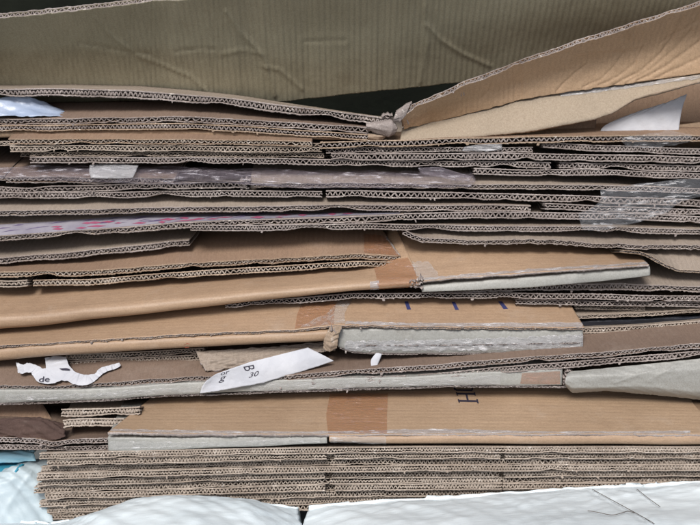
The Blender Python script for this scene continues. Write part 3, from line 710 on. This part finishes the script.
# ------------------------------------------------------------------ H: long box with wide rounded fold, taped in the middle
Hh = thing('flattened_box', 'long box with a wide rounded tan fold, taped near the middle', 'cardboard box', at(300, 330, .09), GP)
_, sH = make_fold('fold', [(0, 317), (100, 308), (175, 300), (355, 283), (419, 280)], [(0, 331.5), (100, 321.5), (175, 312.5), (355, 292.5), (420, 289)], .088,
                  [(0, 283), (100, 278), (180, 273), (355, 261), (397, 231)], .065, .009, .1, mats=('kraft_warm', 'cut_light'), parent=Hh, seed=91)
n = 160
W0, _ = rowpx([(419, 281.5), (530, 272.5), (649, 265)], .09, n); W1, _ = rowpx([(396, 230), (530, 238), (628, 246)], .16, n)
sHr = Sheet([W0, W1, W1+np.array([0, .12, 0])], .0022, 92, vs=[0, .05, .2, .4, .6, .8, 1, 2], amp=.2, jit=.4)
sHr.solid('upper_panel', ['kraft_warm', 'cut_light'], Hh)
_, sHg = make_fold('lower_panel', [(422, 286.5), (530, 278.5), (651, 268)], [(421, 292), (530, 288), (600, 282), (651, 275.5)], .09, None, 0, .005, .09, mats=GR, parent=Hh, seed=93, wr=.05, flat=True)
drape('tape', sH, [[(372, 262), (408, 258)], [(376, 275), (416, 272)], [(378, 291), (418, 289)]], 'brown_tape', Hh, n=14, m=14)
drape('tape', sH, [[(370, 282), (379, 281)], [(370, 292), (379, 291)]], 'milky_tape', Hh, n=5, m=5)
drape('tape', sHr, [[(420, 278.5), (530, 269.5), (648, 262.5)], [(420, 281.2), (530, 272.2), (648, 264.8)]], 'milky_tape', Hh, n=60, m=4, ragged=.3)
drape('tape', sHr, [[(404, 262), (428, 262)], [(412, 272), (436, 271)], [(420, 281), (440, 279)]], 'clear_tape', Hh, n=10, m=6, ragged=.5)
for i, (a, b, w_, h_) in enumerate([(419, 284, 9, 9), (414, 284, 9, 6)]): crumple('torn_edge', a, b, .088, w_, h_, .012, 'cut_light', Hh, 30+i, rough=.35)

# ------------------------------------------------------------------ J
J = thing('flattened_box', 'flattened box with a double fluted edge and a taped right end, on the wide fold', 'cardboard box', at(200, 285, .12), GP)
_, sJ = make_board('upper_panel', [(0, 272), (90, 270), (180, 264), (260, 259), (355, 253.5), (401, 256.5)], 6.2, .122, [10, 14, 19, 22, 22, 24], .03, .12, 4.3, KB, 'flute_dull', J, seed=95, back_end=(0, -.016), sm=3)
make_board('lower_panel', [(33, 280), (90, 278.5), (180, 272), (260, 266.5), (355, 261), (402, 262)], 6.2, .121, 0, .03, .12, 4.3, KB, 'flute_dull', J, seed=96, sm=3)
make_board('lower_flap', [(0, 280), (14, 281), (27, 279.5)], 6.5, .12, 0, .01, .05, 4, KD, 'flute_dull', J, seed=97, tear=.8)
drape('tape', sJ, [[(364, 234), (384, 236)], [(364, 244), (391, 246)], [(364, 253), (399, 256)]], 'brown_tape', J, n=10, m=8)
drape('tape', sJ, [[(384, 236), (389, 237)], [(392, 246), (396, 247)], [(396, 255), (401, 256)]], 'clear_tape', J, n=5, m=8)
# K
o, _ = make_board('cardboard_sheet', [(0, 257.5), (60, 253), (130, 245.5), (189, 240)], 7.3, .138, [14, 14, 12, 10], .02, .12, 6, KG, 'flute_light', seed=101, back_end=(0, .004), sm=3)
tag(o, 'grey brown sheet at left ending in a clean slanted corner', 'cardboard sheet', GP)
# N, O and everything above lean forward over the boxes below
FORWARD = 0.022
o, _ = make_board('cardboard_sheet', [(405, 229), (413, 234), (425, 238.5), (440, 238), (475, 240.5), (530, 240), (620, 244), (700, 246)], 5, .140, [0, 3, 7, 7, 7, 7, 8, 9], .02, .12, 6.6, KG, 'flute_light', seed=103, tear=1.6, jit=.8, sm=2)
tag(o, 'sheet right of centre with a ragged torn front edge', 'cardboard sheet', GP)
o, _ = make_board('cardboard_sheet', [(620, 249.5), (640, 251), (648, 254), (664, 263), (679, 270), (700, 270.5)], 3, .126, [0, 0, 3, 10, 17, 17], .02, .1, 5, ('kraft_dull', 'cut_tan'), 'flute_light', seed=104, sm=2)
tag(o, 'bent sheet at right margin dipping down in a slanted fold', 'cardboard sheet', GP)
# L3
o, _ = make_board('cardboard_sheet', [(190, 225.5), (270, 224.5), (355, 223.5), (450, 225), (530, 225.8), (620, 227), (700, 229)], 6, .147, [0, 0, 0, 3, 4, 5, 5], .02, .12, 5.2, KG, 'flute_light', seed=106, jit=.5)
tag(o, 'long sheet directly above the ragged torn sheet', 'cardboard sheet', GP)
# L printed sheet
lo, sL = make_board('cardboard_sheet', [(0, 236), (90, 229.5), (130, 226.5), (180, 222.5), (260, 219.5), (355, 216), (404, 214)], 6.8, .152, [16, 14, 13, 9, 6, 5, 3], .018, .12, 6.6, KG, 'flute_light', seed=107)
tag(lo, 'sheet at left with purple and pink print on its upper face', 'cardboard sheet', GP)
rgp = random.Random(5)
drape('printed_panel', sL, [[(-20, 226), (60, 221), (130, 216), (180, 214.5), (300, 213.5), (400, 211)], [(-20, 237), (60, 231.5), (130, 226.3), (180, 222), (300, 217.5), (400, 213.8)]], 'pale_print', lo, off=.0002, n=60, m=4, wr=0)
def smear(x, y, w_, h_, sl): return [(x, y), (x+w_*.5, y-h_*.5+sl*w_*.5), (x+w_, y+sl*w_), (x+w_*.6, y+h_*.6+sl*w_)]
Lf = lambda x: float(np.interp(x, [0, 90, 180, 355, 404], [236, 229.5, 222.5, 216, 214]))
Lv = lambda x: float(np.interp(x, [0, 90, 180, 355, 404], [11, 11, 7, 4, 2.5]))
pm = []; pp = []
for i in range(24):
    x = rgp.uniform(50, 225) if i < 18 else rgp.uniform(240, 350); f = rgp.uniform(.15, .6); pm.append(smear(x, Lf(x)-Lv(x)*f, rgp.uniform(8, 20), rgp.uniform(1.2, 2.6), -.05))
for i in range(44):
    x = rgp.uniform(-10, 380); f = rgp.uniform(.2, .85); pp.append(smear(x, Lf(x)-Lv(x)*f, rgp.uniform(12, 30), rgp.uniform(1, 2.2), -.14))
poly_print('printed_mark', sL, pm, 'magenta_ink', lo, .0005); poly_print('printed_mark', sL, pp, 'purple_ink', lo, .0004)
# L right
o, _ = make_board('cardboard_sheet', [(404, 213), (470, 212), (530, 211.5), (620, 213), (700, 216)], 6.8, .152, 0, .02, .12, 6, KG, 'flute_light', seed=109)
tag(o, 'sheet right of centre butting against the purple printed sheet', 'cardboard sheet', GP)
o, _ = make_board('cardboard_sheet', [(545, 203.5), (620, 206), (700, 209)], 6.2, .155, 0, .02, .12, 5.6, KG, 'flute_light', seed=110, jit=.7)
tag(o, 'short sheet at right behind the hanging strand of clear film, upper of its pair', 'cardboard sheet', GP)
# M
o, sM = make_board('cardboard_sheet', [(0, 210.5), (100, 208.8), (180, 207), (260, 206), (355, 204.5), (450, 205), (531, 205.5)], 6.4, .16, [10, 10, 9, 8, 6, 4, 2], .02, .12, 6, KG, 'flute_light', seed=112)
tag(o, 'long pale sheet just above the purple printed sheet', 'cardboard sheet', GP)
# P
o, _ = make_board('cardboard_sheet', [(0, 192), (100, 192), (180, 191), (250, 190), (322, 191)], 6.4, .166, 0, .02, .12, 6, KG, 'flute_light', seed=114, tear=.3)
tag(o, 'sheet at left with a ripped right end below the filmed box', 'cardboard sheet', GP)
o, _ = make_board('cardboard_sheet', [(326, 190), (400, 191), (450, 192), (530, 194), (620, 196.5), (700, 200)], 7, .166, 0, .02, .12, 6.4, KG, 'flute_light', seed=115)
tag(o, 'sheet running right from the ripped end, under the filmed box', 'cardboard sheet', GP)
Pt = thing('flattened_box', 'flattened box wrapped in clear film, with a white tape patch at left', 'cardboard box', at(300, 191, .168), GP)
make_board('lower_panel', [(0, 186), (30, 188), (48, 185.5), (100, 185), (175, 182.5), (247, 181)], 6.6, .168, 0, .02, .12, 6, KG, 'flute_light', Pt, seed=116, jit=.7)
make_board('upper_panel', [(5, 176.5), (60, 177), (120, 177.3), (175, 178)], 7, .169, [9, 9, 9, 8], .02, .12, 8, ('kraft_red', 'cut_light'), 'flute_light', Pt, seed=117)
make_board('upper_panel', [(250, 183), (350, 183), (440, 184), (530, 184.3), (620, 185.5), (700, 188)], 5.6, .169, [11, 11, 9, 7, 3, 0], .02, .12, 5.6, KG, 'flute_light', Pt, seed=118)
make_board('side_flap', [(-60, 175), (0, 175), (5, 175)], 6, .172, 9, .02, .1, 6, ('kraft_red', 'cut_light'), 'flute_light', Pt, seed=119)
crumple('torn_edge', 245, 185, .167, 10, 9, .01, 'cut_light', Pt, 40, rough=.45)
_, sF = make_loft('film', [[(160, 185, .164), (240, 182, .164), (300, 188, .164), (400, 188, .164), (470, 187, .165)], [(0, 176, .166), (120, 177, .166), (230, 178, .165), (330, 182, .165), (475, 182, .166)],
                [(0, 171, .174), (120, 171, .174), (230, 173, .173), (330, 175, .173), (475, 177, .173)], [(0, 166, .186), (120, 166, .186), (230, 168, .186), (330, 171, .184), (475, 172, .184)]],
                .00015, ('film', 'film'), Pt, 121, n=200, sub=9, wr=.8)
make_loft('tape', [[(91, 178, .163), (110, 178.5, .163), (133, 177.5, .163)], [(89, 171, .167), (110, 170, .167), (136, 171, .167)], [(90, 164.5, .178), (110, 163.5, .178), (139, 164, .178)]], .0003, ('milky_tape', 'milky_tape'), Pt, 122, n=30, wr=.5, sm=0)
make_loft('film', [[(455, 181, .163), (430, 179, .163), (468, 181, .163)], [(425, 174, .165), (440, 171, .166), (470, 180, .165)], [(418, 169, .17), (440, 168, .17), (472, 176, .168)]], .0004, ('film', 'film'), Pt, 123, n=40, wr=.8, sm=0)
# clear film strands at right
o, _ = make_loft('plastic_film', [[(578, 213, .148), (582, 230, .1405), (600, 231, .1405), (640, 222, .146), (668, 212, .148)], [(590, 209, .15), (620, 206, .15), (660, 200, .152), (690, 199, .153)], [(600, 200, .154), (640, 192, .155), (700, 190, .155)], [(600, 190, .16), (640, 183, .162), (700, 178, .162)]],
                 .0002, ('film_clear', 'film_clear'), None, 125, n=90, sub=8, wr=1.0)
tag(o, 'clear plastic film hanging in a strand over the edges at right', 'plastic film')
# e, Q group
o, _ = make_board('cardboard_sheet', [(474, 168), (520, 169), (600, 169.5), (700, 173.5)], 6.3, .173, 0, .02, .12, 5.8, KG, 'flute_light', seed=127, jit=.6)
tag(o, 'sheet at right directly above the long dark gap', 'cardboard sheet', GP)
Q = thing('flattened_box', 'flattened box at left whose flaps end at a dark notch near the middle', 'cardboard box', at(200, 165, .175), GP)
make_board('flap', [(8, 139), (100, 139), (180, 139), (312, 141)], 5.8, .175, [9, 10, 9, 5], .02, .12, 4.6, KB, 'flute_dull', Q, seed=131)
make_board('flap', [(10, 145.5), (100, 145.5), (180, 145.5), (322, 147)], 5.8, .176, 0, .02, .12, 4.6, KD, 'flute_dull', Q, seed=132)
make_board('flap', [(30, 151.7), (180, 152), (324, 153.3)], 4.6, .179, 0, .02, .1, 4.4, KD, 'flute_dull', Q, seed=133)
make_board('flap', [(30, 156.7), (180, 157.2), (330, 159), (450, 161), (551, 162)], 6.2, .175, 0, .02, .1, 5.2, KG, 'flute_light', Q, seed=134)
make_board('panel', [(-60, 141), (0, 141), (330, 143)], 5, .19, 0, .01, .12, 5, KD, 'flute_dull', Q, seed=135)
make_board('panel', [(20, 152), (340, 155)], 5, .195, 0, .01, .12, 5, KD, 'flute_dull', Q, seed=136)
Q2 = thing('flattened_box', 'flattened box at right with shiny tape on its top fluted edge', 'cardboard box', at(500, 152, .175), GP)
_, sQ = make_board('upper_panel', [(320, 141.5), (400, 140), (460, 138), (530, 136), (620, 135.5), (700, 135)], 6.8, .174, [0, 0, 1, 2, 4, 5], .02, .03, 6, KB, 'flute_light', Q2, seed=137)
make_board('lower_panel', [(326, 147.5), (400, 147.5), (505, 147), (533, 146.5)], 5.6, .176, 0, .02, .12, 5.6, KG, 'flute_light', Q2, seed=138, jit=.6)
make_loft('tape', [[(628, 147.5, .170), (660, 147.5, .170), (690, 142, .170)], [(622, 138, .169), (660, 138, .169), (692, 137, .169)], [(650, 134, .173), (668, 130, .176), (690, 134, .176)]], .0003, ('film_clear', 'film_clear'), Q2, 139, n=30, wr=.5, sm=0)
make_loft('tape', [[(462, 151, .172), (480, 151.5, .172), (502, 150, .172)], [(464, 147, .172), (480, 144.5, .172), (502, 144, .172)]], .0003, ('milky_tape', 'milky_tape'), Q2, 140, n=20, wr=.4, sm=0)
o, _ = make_board('cardboard_sheet', [(544, 141), (560, 143), (620, 145.5), (700, 148.5)], 6.4, .176, 0, .02, .12, 5.6, KG, 'flute_light', seed=141, jit=.6)
tag(o, 'sheet at right starting just under the shiny taped top edge', 'cardboard sheet', GP)
o, _ = make_board('cardboard_sheet', [(331, 153.3), (400, 153), (530, 153), (620, 154.5), (700, 157)], 7, .174, 0, .02, .12, 6, KG, 'flute_light', seed=142)
tag(o, 'straight sheet right of the dark notches, third edge under the opened flap', 'cardboard sheet', GP)
o, _ = make_board('cardboard_sheet', [(560, 162), (620, 163.5), (700, 166)], 6.4, .175, 0, .02, .12, 5.8, KG, 'flute_light', seed=143, jit=.6)
tag(o, 'short sheet at right just above the sheet over the dark gap', 'cardboard sheet', GP)

# ------------------------------------------------------------------ R : double board under the arched flap
R_ = thing('flattened_box', 'double edged box at upper left under the arched flap of the open box', 'cardboard box', at(200, 138, .19), GP)
_, sR = make_board('upper_panel', [(0, 119), (100, 117.5), (180, 116.5), (260, 120), (355, 126), (386, 130)], 6.4, .19, [14, 14, 14, 10, 6, 4], .03, .005, 5.6, ('kraft_red', 'cut_light'), 'flute_light', R_, seed=151, jit=.7, sm=3)
make_board('lower_panel', [(0, 125.5), (100, 124), (180, 123), (260, 127), (355, 133.5), (383, 135)], 6.2, .189, 0, .03, .01, 5.6, KT, 'flute_light', R_, seed=152, jit=.5, sm=3)
make_fold('lower_fold', [(0, 132), (100, 131), (180, 130), (260, 133.5), (340, 138), (378, 140)], [(0, 138.5), (100, 137.5), (180, 137), (260, 138.5), (340, 140.5), (378, 141)], .1905, None, 0, .003, .08, .002, ('kraft_tan', 'cut_light'), R_, seed=153)
make_loft('torn_edge', [[(366, 130, .187), (380, 134.5, .186), (389, 137.5, .186), (395, 134, .188)], [(366, 127, .184), (384, 129, .183), (392, 130, .183), (397.5, 129, .187)], [(366, 124, .187), (382, 122.5, .186), (392, 121, .187), (396, 124, .19)], [(366, 123, .20), (390, 119, .20), (395, 122, .20)]],
          .0012, ('cut_light', 'cut_light'), R_, 45, n=50, wr=.25, sm=0, tear=.5)
make_loft('torn_edge', [[(368, 140, .187), (378, 141, .187), (385, 138, .189)], [(368, 136, .185), (380, 136.5, .185), (386, 136, .188)], [(368, 133, .19), (378, 133, .19), (384, 134, .192)]], .0012, ('cut_tan', 'cut_light'), R_, 46, n=30, wr=.2, sm=0, tear=.5)
o, _ = make_loft('paper_sheet', [[(-60, 117, .187), (0, 116, .187), (40, 116, .19), (78, 116.5, .2)], [(-60, 108, .195), (0, 107, .195), (30, 108, .2), (72, 114, .208)], [(-60, 98, .203), (0, 97, .203), (28, 96, .205), (60, 108, .215)]],
                 .0004, ('blue_paper', 'blue_paper'), None, 155, n=50, wr=.7, sm=0)
tag(o, 'glossy pale blue paper tucked under the arched flap at left', 'paper')

# ------------------------------------------------------------------ the opened double wall box on top
T_ = thing('open_box', 'large opened box on top with one wall standing and its front flaps torn', 'cardboard box', at(350, 120, .21), GP)
make_board('front_flap', [(0, 88.5), (60, 88.5), (130, 90), (175, 93), (240, 99.5), (300, 107), (355, 113.5), (388, 118)], 8.0, .198, [3, 3, 3, 3, 2, 1, 0, 0], .05, .004, 5.6, ('kraft_dull', 'cut_light'), 'flute_light', T_, seed=161, jit=.6, sm=4)
crumple('torn_edge', 387, 118, .194, 10, 5, .01, 'cut_light', T_, 48)
make_loft('torn_edge', [[(393, 122, .187), (400, 122, .186), (405, 117, .187)], [(394, 117, .185), (401, 114, .184), (408, 110, .186)], [(396, 112, .188), (404, 106, .187), (411, 103, .19)], [(398, 110, .20), (406, 104, .20), (412, 102, .20)]], .0012, ('cut_light', 'cut_light'), T_, 49, n=40, wr=.45, sm=0, tear=.6)
# standing wall
_, sW = make_loft('back_wall', [[(0, 13.5, .20), (60, 7, .20), (110, 2, .20), (150, -3, .20), (235, -8, .20), (420, -20, .20), (700, -50, .20)],
                        [(0, 40, .225), (150, 30, .225), (300, 27, .228), (700, 0, .225)], [(0, 70, .25), (150, 66, .25), (300, 65, .25), (460, 50, .25), (700, 30, .25)],
                        [(0, 104, .268), (150, 104, .268), (285, 98, .268), (340, 91, .268), (460, 79, .268), (700, 60, .268)]],
                  .0062, OL, T_, 165, n=620, sub=18, amp=.3, jit=.5, wr=.04, fluted=.0046, creases=[
    ([(95, 13), (110, 30), (140, 52), (165, 62), (190, 72), (212, 92)], 1.8, -1.7), ([(226, 6), (240, 28), (262, 50), (268, 66), (275, 92)], 2.2, -2.3),
    ([(262, 62), (280, 66), (296, 80), (302, 86)], 1.8, -1.5), ([(176, 47), (200, 44), (215, 45)], 1.6, 1.3), ([(305, 38), (325, 37), (345, 36)], 1.6, 1.3),
    ([(426, 20), (440, 36), (462, 50), (490, 62)], 2, -1.7), ([(424, 0), (426, 40), (420, 78)], 3, -1.5), ([(80, 38), (120, 46), (150, 50)], 2, 1.3), ([(222, 50), (240, 46), (262, 50)], 2, -1.3)])
# right flap
_, sT = make_loft('side_flap', [[(399, 116, .190), (412, 104, .190), (430, 97, .190), (460, 83, .188), (520, 60, .182), (580, 39, .175), (640, 20, .168), (700, 1, .160)],
                        [(401, 120, .196), (430, 108, .203), (520, 79, .203), (620, 51, .195), (700, 32, .185)],
                        [(402, 126, .20), (430, 119, .212), (540, 94, .206), (620, 83, .198), (700, 72, .188)]],
                  .0052, ('kraft_pale', 'cut_light'), T_, 166, n=520, sub=26, jit=.5, wr=.10, fluted=.0040, creases=[
    ([(556, 90), (562, 83), (572, 73), (584, 62)], 1.6, 1.4), ([(582, 86), (600, 78), (612, 66), (622, 50)], 1.6, 1.1), ([(612, 84), (640, 70), (660, 52), (672, 34), (682, 14)], 2, 1.7),
    ([(598, 84), (618, 75), (634, 62), (642, 44)], 1.6, 1.2), ([(636, 80), (665, 66), (690, 46), (700, 38)], 1.8, 1.6), ([(655, 77), (680, 66), (700, 56)], 1.8, 1.4), ([(625, 82), (650, 68), (676, 46), (690, 26)], 1.6, 1.1),
    ([(480, 95), (487, 86), (493, 76)], 2, 0.8), ([(660, 40), (690, 20), (700, 14)], 1.6, 1.2), ([(572, 50), (590, 47), (640, 42)], 2, -0.7)])
_, sT2 = make_loft('lower_flap', [[(400, 141, .19), (480, 136, .186), (530, 131, .184), (592, 119.5, .182), (612, 113, .181), (634, 99, .180), (700, 80, .17)],
                        [(402, 128, .203), (430, 120.5, .211), (540, 95.5, .205), (620, 84.5, .197), (700, 73.5, .187)]],
                  .003, ('beige_liner', 'cut_tan'), T_, 167, n=200, sub=10, curve=False, wr=.2)
drape('tape', sT, [[(500, 96), (530, 90), (545, 86)], [(500, 102), (530, 96.5), (545, 93)]], 'milky_tape', T_, n=24, m=5, ragged=.6)
drape('tape', sT2, [[(560, 93.5), (620, 86), (700, 75.5)], [(560, 97), (620, 89.5), (700, 79)]], 'milky_tape', T_, n=40, m=4, ragged=.3)
make_loft('inner_flap', [[(470, 141, .205), (594, 139, .205)], [(480, 126, .212), (597, 117, .212)]], .004, ('kraft_brown', 'cut_light'), T_, 168, n=60, wr=.2)
make_loft('inner_wall', [[(560, 142, .235), (700, 140, .235)], [(560, 100, .25), (700, 86, .25)], [(560, 70, .26), (700, 60, .26)]], .004, ('kraft_brown', 'cut_tan'), T_, 169, n=60, wr=.2)
make_loft('inner_flap', [[(676, 140, .20), (700, 140, .20)], [(677, 125, .205), (700, 122, .205)]], .003, ('kraft_tan', 'cut_light'), T_, 170, n=30, wr=.1)
# creases of the side flap
def ridge(sheet, pts, r, mat, parent, off=0):
    return tube('crease', [sheet.hit(x, y, off) for x, y in dense(pts, 5)], r, mat, parent)
o, _ = make_loft('paper_bag', [[(600, 141, .192), (640, 141, .192), (678, 141, .192)], [(604, 126, .197), (640, 118, .197), (681, 114, .197)], [(640, 110.5, .202), (665, 103, .202), (687, 94, .202)]], .0004, ('white_paper', 'white_paper'), None, 175, n=50, wr=.5, sm=0)
tag(o, 'triangular white paper corner poking up under the opened flap at right', 'paper')
